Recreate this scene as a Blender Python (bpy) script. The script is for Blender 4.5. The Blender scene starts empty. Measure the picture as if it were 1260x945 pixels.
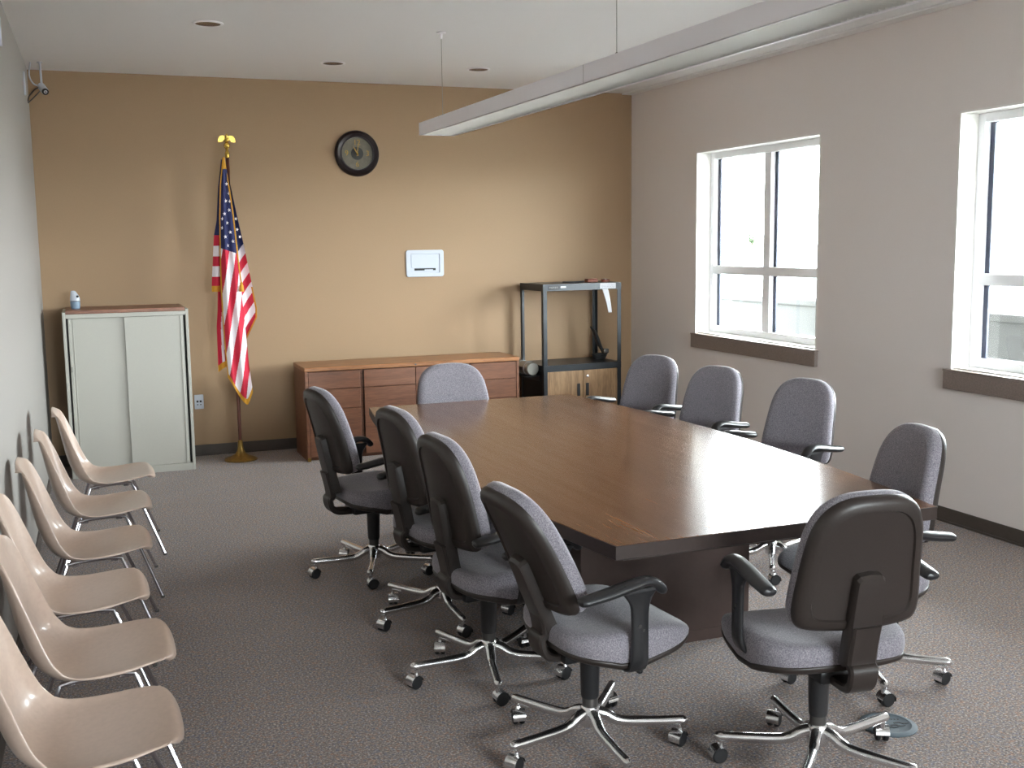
import bpy, bmesh, math, random
from mathutils import Vector, Matrix
random.seed(7)
PI = math.pi
scene = bpy.context.scene
COL = scene.collection
SKY = 11.0
EXPOSURE = 2.62

# ------------------------------------------------------------------ materials
def lin(c):
    c = c / 255.0
    return c / 12.92 if c <= 0.04045 else ((c + 0.055) / 1.055) ** 2.4
def rgb(r, g, b): return (lin(r), lin(g), lin(b), 1.0)

def new_mat(name):
    m = bpy.data.materials.new(name); m.use_nodes = True
    nt = m.node_tree; nt.nodes.clear()
    out = nt.nodes.new('ShaderNodeOutputMaterial')
    p = nt.nodes.new('ShaderNodeBsdfPrincipled')
    nt.links.new(p.outputs[0], out.inputs[0])
    return m, nt, p
def coords(nt, scale=(1, 1, 1), kind='Object'):
    tc = nt.nodes.new('ShaderNodeTexCoord'); mp = nt.nodes.new('ShaderNodeMapping')
    mp.inputs['Scale'].default_value = scale
    nt.links.new(tc.outputs[kind], mp.inputs[0]); return mp.outputs[0]
def noise(nt, vec, scale, detail=3, rough=0.5, dist=0.0):
    n = nt.nodes.new('ShaderNodeTexNoise')
    n.inputs['Scale'].default_value = scale; n.inputs['Detail'].default_value = detail
    n.inputs['Roughness'].default_value = rough; n.inputs['Distortion'].default_value = dist
    nt.links.new(vec, n.inputs['Vector']); return n
def ramp(nt, fac, stops, interp='LINEAR'):
    r = nt.nodes.new('ShaderNodeValToRGB'); cr = r.color_ramp; cr.interpolation = interp
    while len(cr.elements) < len(stops): cr.elements.new(0.5)
    for e, (pos, col) in zip(cr.elements, stops): e.position = pos; e.color = col
    nt.links.new(fac, r.inputs[0]); return r.outputs[0]
def bump(nt, p, h, strength, dist=0.01):
    b = nt.nodes.new('ShaderNodeBump'); b.inputs['Strength'].default_value = strength
    b.inputs['Distance'].default_value = dist
    nt.links.new(h, b.inputs['Height']); nt.links.new(b.outputs[0], p.inputs['Normal'])
def simple(name, col, rough=0.5, metal=0.0, spec=0.5, var=0.0, vscale=40, bmp=0.0, coat=0.0):
    m, nt, p = new_mat(name)
    p.inputs['Roughness'].default_value = rough; p.inputs['Metallic'].default_value = metal
    p.inputs['Specular IOR Level'].default_value = spec
    p.inputs['Coat Weight'].default_value = coat
    if var or bmp:
        n = noise(nt, coords(nt), vscale, 3)
        a = tuple(c * (1 - var) for c in col[:3]) + (1,); b = tuple(min(1, c * (1 + var)) for c in col[:3]) + (1,)
        nt.links.new(ramp(nt, n.outputs['Fac'], [(0.3, a), (0.7, b)]), p.inputs['Base Color'])
        if bmp: bump(nt, p, n.outputs['Fac'], bmp, 0.004)
    else:
        p.inputs['Base Color'].default_value = col
    return m
def wood(name, dark, mid, light, scale, rough=0.3, coat=0.0, rings=9.0, wob=0.6, relief=0.012):
    m, nt, p = new_mat(name)
    v = coords(nt, scale)
    n1 = noise(nt, v, rings, 6, 0.62, wob); n2 = noise(nt, v, rings * 6, 4, 0.6)
    mx = nt.nodes.new('ShaderNodeMath'); mx.operation = 'MULTIPLY_ADD'
    mx.inputs[1].default_value = 0.45; nt.links.new(n2.outputs['Fac'], mx.inputs[0])
    ad = nt.nodes.new('ShaderNodeMath'); ad.operation = 'MULTIPLY'; ad.inputs[1].default_value = 0.55
    nt.links.new(n1.outputs['Fac'], ad.inputs[0]); nt.links.new(ad.outputs[0], mx.inputs[2])
    nt.links.new(ramp(nt, mx.outputs[0], [(0.34, dark), (0.5, mid), (0.66, light)]), p.inputs['Base Color'])
    p.inputs['Roughness'].default_value = rough; p.inputs['Coat Weight'].default_value = coat
    p.inputs['Coat Roughness'].default_value = 0.12
    if relief: bump(nt, p, n2.outputs['Fac'], relief, 0.001)
    return m

M = {}
M['wall_tan'] = simple('tan_wall_paint', rgb(155, 127, 96), 0.6, var=0.03, vscale=220, bmp=0.12)
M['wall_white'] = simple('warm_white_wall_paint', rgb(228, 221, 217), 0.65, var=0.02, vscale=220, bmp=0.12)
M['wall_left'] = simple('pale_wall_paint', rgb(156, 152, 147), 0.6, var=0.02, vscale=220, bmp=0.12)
M['ceiling'] = simple('ceiling_paint', rgb(234, 233, 233), 0.8, var=0.02, vscale=180, bmp=0.15)
M['jamb'] = simple('window_white_paint', rgb(232, 230, 226), 0.5)
M['vinyl'] = simple('white_window_frame', rgb(243, 244, 247), 0.35)
M['gasket'] = simple('dark_window_gasket', rgb(52, 58, 78), 0.5)
M['sill'] = simple('brown_grey_sill_laminate', rgb(132, 119, 112), 0.45, var=0.18, vscale=160)
M['base'] = simple('brown_rubber_baseboard', rgb(76, 68, 62), 0.5, var=0.06, vscale=30)
M['brown_plastic'] = simple('dark_brown_plastic', rgb(43, 36, 33), 0.42, var=0.08, vscale=300, bmp=0.08)
M['black_plastic'] = simple('black_plastic', rgb(34, 34, 36), 0.36, var=0.08, vscale=250, bmp=0.06)
M['black_rubber'] = simple('black_rubber', rgb(26, 26, 28), 0.5)
M['aluminium'] = simple('polished_aluminium', (0.78, 0.78, 0.79, 1), 0.2, 1.0)
M['chrome'] = simple('chrome', (0.62, 0.61, 0.66, 1), 0.14, 1.0)
M['collar'] = simple('grey_metal', rgb(92, 90, 88), 0.35, 0.7)
M['shell'] = simple('taupe_fibreglass', rgb(184, 163, 149), 0.3, var=0.05, vscale=60, coat=0.25)
M['cream_metal'] = simple('cream_painted_metal', rgb(174, 172, 163), 0.45, var=0.015, vscale=120)
M['dark_gap'] = simple('dark_gap', rgb(42, 40, 40), 0.7)
M['brass'] = simple('aged_brass', rgb(150, 120, 62), 0.35, 0.85, var=0.15, vscale=60)
M['gold'] = simple('polished_gold', rgb(212, 176, 84), 0.25, 0.9)
M['pole_wood'] = simple('dark_red_wood', rgb(92, 48, 34), 0.35)
M['flag_red'] = simple('flag_red_cloth', rgb(196, 30, 58), 0.75, var=0.06, vscale=200)
M['flag_white'] = simple('flag_white_cloth', rgb(236, 228, 232), 0.75, var=0.03, vscale=200)
M['flag_blue'] = simple('flag_blue_cloth', rgb(38, 44, 92), 0.75, var=0.08, vscale=200)
M['fringe'] = simple('gold_fringe', rgb(206, 148, 36), 0.7, var=0.2, vscale=300)
M['clock_frame'] = simple('dark_bronze', rgb(44, 36, 38), 0.35, 0.4)
M['clock_face'] = simple('clock_face_brown', rgb(92, 86, 72), 0.5, var=0.15, vscale=30)
M['clock_center'] = simple('clock_dark_centre', rgb(34, 34, 32), 0.5)
M['white_plastic'] = simple('white_plastic', rgb(190, 196, 206), 0.4)
M['cart'] = simple('black_steel', rgb(40, 44, 48), 0.35, 0.3, var=0.1, vscale=120)
M['cart_black'] = simple('matte_black_panel', rgb(22, 22, 24), 0.6)
M['paper'] = simple('paper', rgb(190, 190, 194), 0.8)
M['ink'] = simple('grey_print', rgb(140, 142, 152), 0.8)
M['silver'] = simple('silver_metal', rgb(150, 150, 144), 0.3, 0.8)
M['fix_white'] = simple('white_enamel', rgb(244, 241, 245), 0.4)
M['louver'] = simple('semi_specular_louver', (0.84, 0.83, 0.80, 1), 0.38, 1.0)
M['reflector'] = simple('downlight_reflector', (0.30, 0.27, 0.26, 1), 0.22, 1.0)
M['red_brown'] = simple('red_brown_plastic', rgb(120, 62, 44), 0.5)
M['blue_grey'] = simple('blue_grey_plastic', rgb(120, 140, 160), 0.4)
M['disc'] = simple('teal_grey_plastic', rgb(78, 90, 98), 0.65, var=0.05, vscale=80)
M['disc_dark'] = simple('dark_recess', rgb(28, 34, 42), 0.6)
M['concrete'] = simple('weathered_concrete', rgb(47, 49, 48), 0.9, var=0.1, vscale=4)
M['ground'] = simple('pale_pavement', rgb(150, 150, 146), 0.95, var=0.08, vscale=1)
M['leaf'] = simple('tree_leaves', rgb(36, 54, 26), 0.7, var=0.3, vscale=3)
M['bark'] = simple('tree_bark', rgb(90, 76, 62), 0.9, var=0.2, vscale=8)
M['table_top'] = wood('walnut_table_laminate', rgb(76, 50, 35), rgb(110, 76, 53), rgb(132, 95, 68), (8, 0.42, 8), 0.19, 0.0, 1.9, 0.4, 0)
M['table_edge'] = simple('dark_brown_edge', rgb(52, 41, 37), 0.4, var=0.1, vscale=60)
M['table_base'] = simple('dark_brown_laminate', rgb(66, 50, 45), 0.45, var=0.06, vscale=40)
M['credenza'] = wood('reddish_walnut', rgb(84, 50, 34), rgb(108, 68, 46), rgb(126, 84, 60), (0.7, 6, 7), 0.4, 0.0, 3.0)
M['credenza_top'] = wood('walnut_top', rgb(110, 70, 40), rgb(146, 98, 60), rgb(170, 122, 80), (0.7, 7, 7), 0.35, 0.1, 3.0)
M['cab_wood'] = wood('oak_door', rgb(104, 78, 52), rgb(136, 106, 74), rgb(156, 126, 92), (8, 8, 0.7), 0.5, 0.0, 3.0)
M['cab_top'] = wood('red_brown_top', rgb(96, 58, 42), rgb(132, 86, 64), rgb(160, 112, 86), (0.8, 6, 6), 0.4, 0.0, 3.0)

def fabric():
    m, nt, p = new_mat('grey_violet_tweed')
    v = coords(nt)
    n = noise(nt, v, 260, 2, 0.6); n2 = noise(nt, v, 700, 1)
    c = ramp(nt, n.outputs['Fac'], [(0.3, rgb(94, 92, 100)), (0.5, rgb(128, 124, 132)), (0.72, rgb(158, 152, 156))])
    nt.links.new(c, p.inputs['Base Color']); p.inputs['Roughness'].default_value = 0.9
    p.inputs['Sheen Weight'].default_value = 0.35; p.inputs['Sheen Roughness'].default_value = 0.4
    p.inputs['Specular IOR Level'].default_value = 0.2
    bump(nt, p, n2.outputs['Fac'], 0.25, 0.002)
    return m
M['fabric'] = fabric()
def carpet():
    m, nt, p = new_mat('speckled_brown_carpet')
    v = coords(nt)
    n = noise(nt, v, 125, 2, 0.75); n2 = noise(nt, v, 80, 1, 0.5); n3 = noise(nt, v, 2.2, 2, 0.5)
    c1 = ramp(nt, n.outputs['Fac'], [(0.33, rgb(44, 39, 38)), (0.46, rgb(124, 112, 107)), (0.55, rgb(150, 138, 132)), (0.67, rgb(236, 222, 214))])
    c2 = ramp(nt, n2.outputs['Color'], [(0.34, rgb(98, 112, 142)), (0.45, rgb(134, 125, 121)), (0.55, rgb(134, 125, 121)), (0.66, rgb(176, 128, 100))])
    mx = nt.nodes.new('ShaderNodeMixRGB'); mx.inputs[0].default_value = 0.45
    nt.links.new(c1, mx.inputs[1]); nt.links.new(c2, mx.inputs[2])
    mm = nt.nodes.new('ShaderNodeMixRGB'); mm.blend_type = 'MULTIPLY'; mm.inputs[0].default_value = 1
    nt.links.new(mx.outputs[0], mm.inputs[1])
    nt.links.new(ramp(nt, n3.outputs['Fac'], [(0.3, (0.93, 0.93, 0.93, 1)), (0.7, (1, 1, 1, 1))]), mm.inputs[2])
    nt.links.new(mm.outputs[0], p.inputs['Base Color'])
    p.inputs['Roughness'].default_value = 1.0; p.inputs['Specular IOR Level'].default_value = 0.1
    p.inputs['Sheen Weight'].default_value = 0.1
    bump(nt, p, n.outputs['Fac'], 0.5, 0.006)
    return m
M['carpet'] = carpet()
def glass():
    m = bpy.data.materials.new('window_glass'); m.use_nodes = True
    nt = m.node_tree; nt.nodes.clear()
    out = nt.nodes.new('ShaderNodeOutputMaterial'); mix = nt.nodes.new('ShaderNodeMixShader')
    t = nt.nodes.new('ShaderNodeBsdfTransparent'); t.inputs[0].default_value = (0.93, 0.96, 0.95, 1)
    g = nt.nodes.new('ShaderNodeBsdfGlossy'); g.inputs['Roughness'].default_value = 0.02
    fr = nt.nodes.new('ShaderNodeFresnel'); fr.inputs[0].default_value = 1.45
    ge = nt.nodes.new('ShaderNodeNewGeometry'); mu = nt.nodes.new('ShaderNodeMath'); mu.operation = 'MULTIPLY'
    iv = nt.nodes.new('ShaderNodeMath'); iv.operation = 'SUBTRACT'; iv.inputs[0].default_value = 1
    nt.links.new(ge.outputs['Backfacing'], iv.inputs[1]); nt.links.new(fr.outputs[0], mu.inputs[0]); nt.links.new(iv.outputs[0], mu.inputs[1])
    nt.links.new(mu.outputs[0], mix.inputs[0]); nt.links.new(t.outputs[0], mix.inputs[1])
    nt.links.new(g.outputs[0], mix.inputs[2]); nt.links.new(mix.outputs[0], out.inputs[0])
    return m
M['glass'] = glass()

# ------------------------------------------------------------------ mesh helpers
def catmull(pts, n=8):
    P = [Vector(p) for p in pts]; out = []
    for i in range(len(P) - 1):
        p0 = P[max(i - 1, 0)]; p1 = P[i]; p2 = P[i + 1]; p3 = P[min(i + 2, len(P) - 1)]
        for k in range(n):
            t = k / n
            out.append(0.5 * ((2 * p1) + (-p0 + p2) * t + (2 * p0 - 5 * p1 + 4 * p2 - p3) * t * t + (-p0 + 3 * p1 - 3 * p2 + p3) * t ** 3))
    out.append(P[-1]); return out

class MB:
    def __init__(s): s.bm = bmesh.new(); s.mi = 0
    def _f(s, vs, smooth=False):
        try:
            f = s.bm.faces.new(vs); f.smooth = smooth; f.material_index = s.mi; return f
        except ValueError: return None
    def box(s, x0, x1, y0, y1, z0, z1, bev=0.0, mat=None, seg=2):
        b = bmesh.new(); bmesh.ops.create_cube(b, size=1)
        for v in b.verts:
            v.co = Vector(((x0 + x1) / 2 + v.co.x * (x1 - x0), (y0 + y1) / 2 + v.co.y * (y1 - y0), (z0 + z1) / 2 + v.co.z * (z1 - z0)))
        if bev > 0:
            bmesh.ops.bevel(b, geom=b.edges[:], offset=bev, segments=seg, profile=0.5, affect='EDGES')
        s.add(b, mat, smooth=bev > 0.0075); b.free(); return s
    def add(s, b, mat=None, smooth=None):
        m = {}
        for v in b.verts: m[v] = s.bm.verts.new(mat @ v.co if mat else v.co)
        for f in b.faces:
            g = s._f([m[v] for v in f.verts], f.smooth if smooth is None else smooth)
    def rings(s, rings, cap0=True, cap1=True, smooth=True, closed=True):
        R = [[s.bm.verts.new(Vector(p)) for p in r] for r in rings]
        n = len(R[0])
        for a, b in zip(R, R[1:]):
            for i in range(n if closed else n - 1):
                j = (i + 1) % n; s._f([a[i], a[j], b[j], b[i]], smooth)
        if cap0: s._f(list(reversed(R[0])), smooth)
        if cap1: s._f(R[-1], smooth)
        return s
    def tube(s, pts, r, n=12, flat=(1, 1), up=None, caps=True, roundcap=False):
        P = [Vector(p) for p in pts]; m = len(P)
        rr = r if isinstance(r, (list, tuple)) else [r] * m
        T = [(P[min(i + 1, m - 1)] - P[max(i - 1, 0)]).normalized() for i in range(m)]
        u = Vector(up) if up else (Vector((0, 0, 1)) if abs(T[0].z) < 0.9 else Vector((1, 0, 0)))
        rs = []
        def ring(c, t, u, q):
            a = t.cross(u).normalized(); b = a.cross(t).normalized()
            return [c + a * (math.cos(2 * PI * k / n) * q * flat[0]) + b * (math.sin(2 * PI * k / n) * q * flat[1]) for k in range(n)], b
        for i in range(m):
            rg, ub = ring(P[i], T[i], u, rr[i])
            if not up: u = ub
            if roundcap and i == 0:
                for f in (0.35, 0.8): rs.append(ring(P[0] - T[0] * rr[0] * math.sqrt(1 - f * f) * min(flat), T[0], u, rr[0] * f)[0])
            rs.append(rg)
            if roundcap and i == m - 1:
                for f in (0.8, 0.35): rs.append(ring(P[-1] + T[-1] * rr[-1] * math.sqrt(1 - f * f) * min(flat), T[-1], u, rr[-1] * f)[0])
        return s.rings(rs, caps, caps)
    def lathe(s, prof, n=32, c=(0, 0, 0), axis='Z', cap0=True, cap1=True, smooth=True):
        rs = []
        for r, h in prof:
            ring = []
            for k in range(n):
                a = 2 * PI * k / n; x, y = r * math.cos(a), r * math.sin(a)
                p = {'Z': (x, y, h), 'Y': (x, -h, y), 'X': (h, x, y)}[axis]
                ring.append(Vector(p) + Vector(c))
            rs.append(ring)
        return s.rings(rs, cap0, cap1, smooth)
    def prism(s, poly, d0, d1, axis='Z', smooth=False):
        def P(a, b, d): return {'Z': (a, b, d), 'Y': (a, d, b), 'X': (d, a, b)}[axis]
        A = [s.bm.verts.new(P(a, b, d0)) for a, b in poly]; B = [s.bm.verts.new(P(a, b, d1)) for a, b in poly]
        n = len(poly)
        s._f(list(reversed(A)), smooth); s._f(B, smooth)
        for i in range(n): s._f([A[i], A[(i + 1) % n], B[(i + 1) % n], B[i]], smooth)
        return s
    def grid(s, fn, nu, nv, mat_fn=None, smooth=True):
        V = [[s.bm.verts.new(fn(i / nu, j / nv)) for j in range(nv + 1)] for i in range(nu + 1)]
        for i in range(nu):
            for j in range(nv):
                f = s._f([V[i][j], V[i + 1][j], V[i + 1][j + 1], V[i][j + 1]], smooth)
                if f and mat_fn: f.material_index = mat_fn((i + 0.5) / nu, (j + 0.5) / nv)
        return s
    def build(s, name, mats, parent=None, loc=None, rot=None, auto=35, mods=()):
        bmesh.ops.recalc_face_normals(s.bm, faces=s.bm.faces[:])
        if auto:
            th = math.radians(auto)
            for e in s.bm.edges:
                if len(e.link_faces) == 2 and e.calc_face_angle(0) > th: e.smooth = False
        me = bpy.data.meshes.new(name); s.bm.to_mesh(me); s.bm.free()
        for m in (mats if isinstance(mats, (list, tuple)) else [mats]): me.materials.append(M[m])
        o = bpy.data.objects.new(name, me); COL.objects.link(o)
        if parent: o.parent = parent
        if loc: o.location = loc
        if rot: o.rotation_euler = rot
        return o
def tag(o, label=None, cat=None, group=None, kind=None):
    for k, v in (('label', label), ('category', cat), ('group', group), ('kind', kind)):
        if v: o[k] = v
    return o
def empty(name, loc, rz=0, **kw):
    o = bpy.data.objects.new(name, None); COL.objects.link(o)
    o.location = loc; o.rotation_euler = (0, 0, rz); o.empty_display_size = 0.1
    return tag(o, **kw)
def copy_tree(o, parent=None):
    c = o.copy(); COL.objects.link(c)
    if parent: c.parent = parent
    for ch in list(o.children): copy_tree(ch, c)
    return c
def rrect(w, h, r, n=6, cx=0, cy=0):
    pts = []
    for (sx, sy, a0) in ((1, 1, 0), (-1, 1, 90), (-1, -1, 180), (1, -1, 270)):
        for k in range(n + 1):
            a = math.radians(a0 + 90 * k / n)
            pts.append((cx + sx * (w / 2 - r) + r * math.cos(a), cy + sy * (h / 2 - r) + r * math.sin(a)))
    return pts
def structure(o): o['kind'] = 'structure'; return o
def box_obj(name, b, mat, parent=None, bev=0.0, **kw):
    o = MB().box(*b, bev=bev).build(name, mat, parent); return tag(o, **kw) if kw else o

# ------------------------------------------------------------------ room
XR, YB, H = 4.719, 9.09, 3.005
YF = -3.6                                    # wall behind the camera
def xl(y): return -0.305 - (9.09 - y) * 0.0098   # the left wall is slightly out of square
structure(box_obj('floor', (-0.9, XR + 0.26, YF - 0.2, YB + 0.2, -0.12, 0.0), 'carpet'))
structure(box_obj('ceiling', (-0.9, XR + 0.26, YF - 0.2, YB + 0.2, H, H + 0.12), 'ceiling'))
structure(box_obj('wall_back', (-0.6, XR + 0.26, YB, YB + 0.2, 0, H), 'wall_tan'))
FILL_WIN = (1.1, 3.7, 1.30, 2.75)               # unseen window opening added behind the camera for fill light
structure(MB().box(-0.8, FILL_WIN[0], YF - 0.24, YF, 0, H).box(FILL_WIN[1], XR + 0.26, YF - 0.24, YF, 0, H).box(FILL_WIN[0], FILL_WIN[1], YF - 0.24, YF, 0, FILL_WIN[2]).box(FILL_WIN[0], FILL_WIN[1], YF - 0.24, YF, FILL_WIN[3], H).build('wall_front', 'wall_white'))
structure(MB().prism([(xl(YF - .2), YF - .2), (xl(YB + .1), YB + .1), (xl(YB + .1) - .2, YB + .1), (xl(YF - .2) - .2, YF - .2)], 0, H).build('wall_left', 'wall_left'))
SILL, WTOP = 0.9156, 2.402
WINS = [(6.315, 7.945), (3.412, 5.0425)]
def wall_right():
    m = MB(); ys = [YF]
    for a, b in sorted(WINS): ys += [a, b]
    ys.append(YB)
    x0, x1 = XR, XR + 0.24
    m.box(x0, x1, YF, YB, 0, SILL); m.box(x0, x1, YF, YB, WTOP, H)
    for i in range(0, len(ys), 2): m.box(x0, x1, ys[i], ys[i + 1], SILL, WTOP)
    return m.build('wall_right', 'wall_white')
structure(wall_right())
# added strip that draws a shadow edge where the ceiling meets the window wall
structure(MB().box(XR - 0.10, XR, YF, YB, H - 0.012, H, 0.003).build('shadow_edge_strip', 'ceiling'))
BB = 0.089
structure(MB().box(0.2, XR, YB - 0.008, YB, 0.012, BB, 0.003).box(-0.3, XR, YB - 0.016, YB, 0, 0.013, 0.003).box(-0.3, 0.2, YB - 0.008, YB, 0.012, BB, 0.003).build('baseboard_back', 'base'))
structure(MB().box(XR - 0.008, XR, YF, YB, 0.012, BB, 0.003).box(XR - 0.016, XR, YF, YB, 0, 0.013, 0.003).build('baseboard_right', 'base'))
structure(MB().prism([(xl(YF), YF), (xl(YB), YB), (xl(YB) + .009, YB), (xl(YF) + .009, YF)], 0, BB).build('baseboard_left', 'base'))

def window(i, loc, rz, width, h):
    root = empty('window_%d' % i, loc, rz); structure(root)
    w = width / 2
    # white lining of the opening
    j = MB()
    j.box(-0.001, 0.24, w - 0.012, w, 0, h); j.box(-0.001, 0.24, -w, -w + 0.012, 0, h); j.box(-0.001, 0.24, -w, w, h - 0.012, h)
    j.box(0.02, 0.24, -w, w, 0.0, 0.014)
    structure(j.build('jamb_lining', 'jamb', root))
    fx0, fx1 = 0.13, 0.21
    f = MB()
    iw = w - 0.012; ih0, ih1 = 0.014, h - 0.012; t = 0.052
    f.box(fx0, fx1, iw - t, iw, ih0, ih1, 0.004); f.box(fx0, fx1, -iw, -iw + t, ih0, ih1, 0.004)
    f.box(fx0, fx1, -iw + t, iw - t, ih0, ih0 + t, 0.004); f.box(fx0, fx1, -iw + t, iw - t, ih1 - t, ih1, 0.004)
    f.box(fx0, fx1, -iw + t, iw - t, 0.495, 0.562, 0.004)                     # transom
    f.box(fx0 + .004, fx1 - .002, -0.044, 0.044, ih0 + t, 0.495, 0.004); f.box(fx0 + .004, fx1 - .002, -0.044, 0.044, 0.562, ih1 - t, 0.004)   # mullion
    structure(f.build('window_frame', 'vinyl', root))
    for (ya, yb) in ((-iw + t, -0.044), (0.044, iw - t)):
        for (za, zb) in ((ih0 + t, 0.495), (0.562, ih1 - t)):
            g = MB()
            b = 0.034
            g.box(0.172, 0.186, ya, ya + b, za, zb); g.box(0.172, 0.186, yb - b, yb, za, zb)
            g.box(0.172, 0.186, ya + b, yb - b, za, za + 0.004); g.box(0.172, 0.186, ya + b, yb - b, zb - 0.004, zb)
            structure(g.build('gasket', 'gasket', root))
            structure(MB().box(0.176, 0.182, ya + 0.002, yb - 0.002, za + 0.002, zb - 0.002).build('pane', 'glass', root))
    s = MB().box(-0.03, 0.13, -w - 0.028, w + 0.028, -0.006, 0.006, 0.003).box(-0.028, 0.0, -w - 0.024, w + 0.024, -0.112, -0.006, 0.003)
    structure(s.build('window_sill', 'sill', root))
for i, (a, b) in enumerate(WINS): window(i + 1, (XR, (a + b) / 2, SILL), 0, b - a, WTOP - SILL)
window(3, ((FILL_WIN[0] + FILL_WIN[1]) / 2, YF, FILL_WIN[2]), -PI / 2, FILL_WIN[1] - FILL_WIN[0], FILL_WIN[3] - FILL_WIN[2])  # added rear window, out of view, lets in ambient daylight

# outside
structure(box_obj('ground_outside', (-160, 240, -160, 220, -0.35, -0.2), 'ground'))
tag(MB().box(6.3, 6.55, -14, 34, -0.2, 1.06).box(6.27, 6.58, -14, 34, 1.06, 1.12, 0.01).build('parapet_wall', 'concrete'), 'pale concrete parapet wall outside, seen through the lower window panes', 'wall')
structure(box_obj('added_eave', (XR + 0.24, XR + 1.8, -5, YB + 0.4, 2.56, 2.75), 'jamb'))   # unseen eave, added to hold back high sky light at the windows
def tree(x, y):
    t = empty('tree', (x, y, -0.2), label='small green tree far off outside, seen through the farther window', cat='tree')
    MB().tube([(0, 0, 0), (0.05, 0, 0.8), (0, 0.1, 1.8)], [0.14, 0.1, 0.05], 10).build('trunk', 'bark', t)
    m = MB(); rnd = random.Random(3)
    for k in range(420):
        d = Vector((rnd.gauss(0, 1), rnd.gauss(0, 1), rnd.gauss(0, 1))).normalized() * rnd.uniform(0.3, 1.0)
        c = Vector((d.x * 0.85, d.y * 0.85, 1.85 + d.z * 1.1)); s = rnd.uniform(0.10, 0.26)
        a = Vector((rnd.gauss(0, 1), rnd.gauss(0, 1), rnd.gauss(0, 1))).normalized(); b = a.orthogonal().normalized()
        m._f([m.bm.verts.new(c + a * s), m.bm.verts.new(c + b * s * .5), m.bm.verts.new(c - a * s), m.bm.verts.new(c - b * s * .5)])
    m.build('foliage', 'leaf', t, auto=0)
tree(82.8, 125.07)

# ------------------------------------------------------------------ conference table
def table():
    cx, cy, L = 2.155, 4.63, 1.61
    t = empty('conference_table', (cx, cy, 0), label='long boat-shaped walnut conference table with dark brown edge and panel base', cat='table')
    def outline(e=0):
        pts = []
        N = 28
        for k in range(N + 1):
            y = -L + 2 * L * k / N; pts.append((0.64 + 0.14 * (1 - (y / L) ** 2) - e, y * (1 - e / L)))
        return pts + [(-x, y) for x, y in reversed(pts)]
    o0 = outline(); o1 = outline(0.006)
    MB().rings([[(x, y, 0.7385) for x, y in outline(0.002)], [(x, y, 0.74) for x, y in outline(0.004)]], True, True, False).build('tabletop', 'table_top', t)
    MB().rings([[(x, y, 0.690) for x, y in o1], [(x, y, 0.694) for x, y in o0], [(x, y, 0.7375) for x, y in o0], [(x, y, 0.7392) for x, y in outline(0.003)]], True, True, False).build('edge_band', 'table_edge', t)
    MB().rings([[(x, y, 0.672) for x, y in outline(0.05)], [(x, y, 0.691) for x, y in outline(0.05)]], True, True, False).build('underframe', 'table_edge', t)
    x0, x1 = 1.80 - cx, 2.60 - cx
    for y0 in (3.905 - cy, 5.36 - cy):
        p = MB().box(x0, x1, y0, y0 + 0.07, 0, 0.673, 0.004).build('panel_base', 'table_base', t)
        MB().box(x0 + 0.001, x1 - .001, y0 - 0.004, y0 + 0.001, 0.0, 0.05, 0.001).build('kick_strip', 'table_base', p)
    MB().box((x0 + x1) / 2 - .03, (x0 + x1) / 2 + .03, 3.974 - cy, 5.361 - cy, 0.12, 0.673, 0.004).build('spine_panel', 'table_base', t)
    return t
table()

# ------------------------------------------------------------------ office chairs
BACK_TILT = math.radians(14)
def back_outline(n=10, sc=1.0, grow=0.0):
    # (x, s): s runs up the back
    key = [(0.0, 0.430), (0.065, 0.426), (0.117, 0.408), (0.155, 0.373), (0.180, 0.318), (0.192, 0.25), (0.200, 0.17), (0.208, 0.09), (0.208, 0.045), (0.195, 0.012), (0.16, 0.0), (0.08, -0.004), (0.0, -0.005)]
    half = [(p.x, p.y) for p in catmull([(a, b, 0) for a, b in key], 4)]
    full = half + [(-x, s) for x, s in reversed(half[1:-1])]
    c = 0.21
    out = []
    for x, s in full:
        out.append((x * (sc + grow / 0.2), c + (s - c) * (sc + grow / 0.225)))
    return out
def back_pt(x, s, d):
    # d: thickness forward (+) / backward (-)
    y = -0.205 + d + 0.42 * x * x * 1.3 - 0.03 * math.sin(max(0, min(1, s / 0.45)) * PI) * -1 * 0.4
    z = s
    ca, sa = math.cos(BACK_TILT), math.sin(BACK_TILT)
    yy = -0.185 + (y + 0.185) * ca - z * sa
    zz = 0.505 + z * ca + (y + 0.185) * sa
    return Vector((x, yy, zz))
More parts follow.
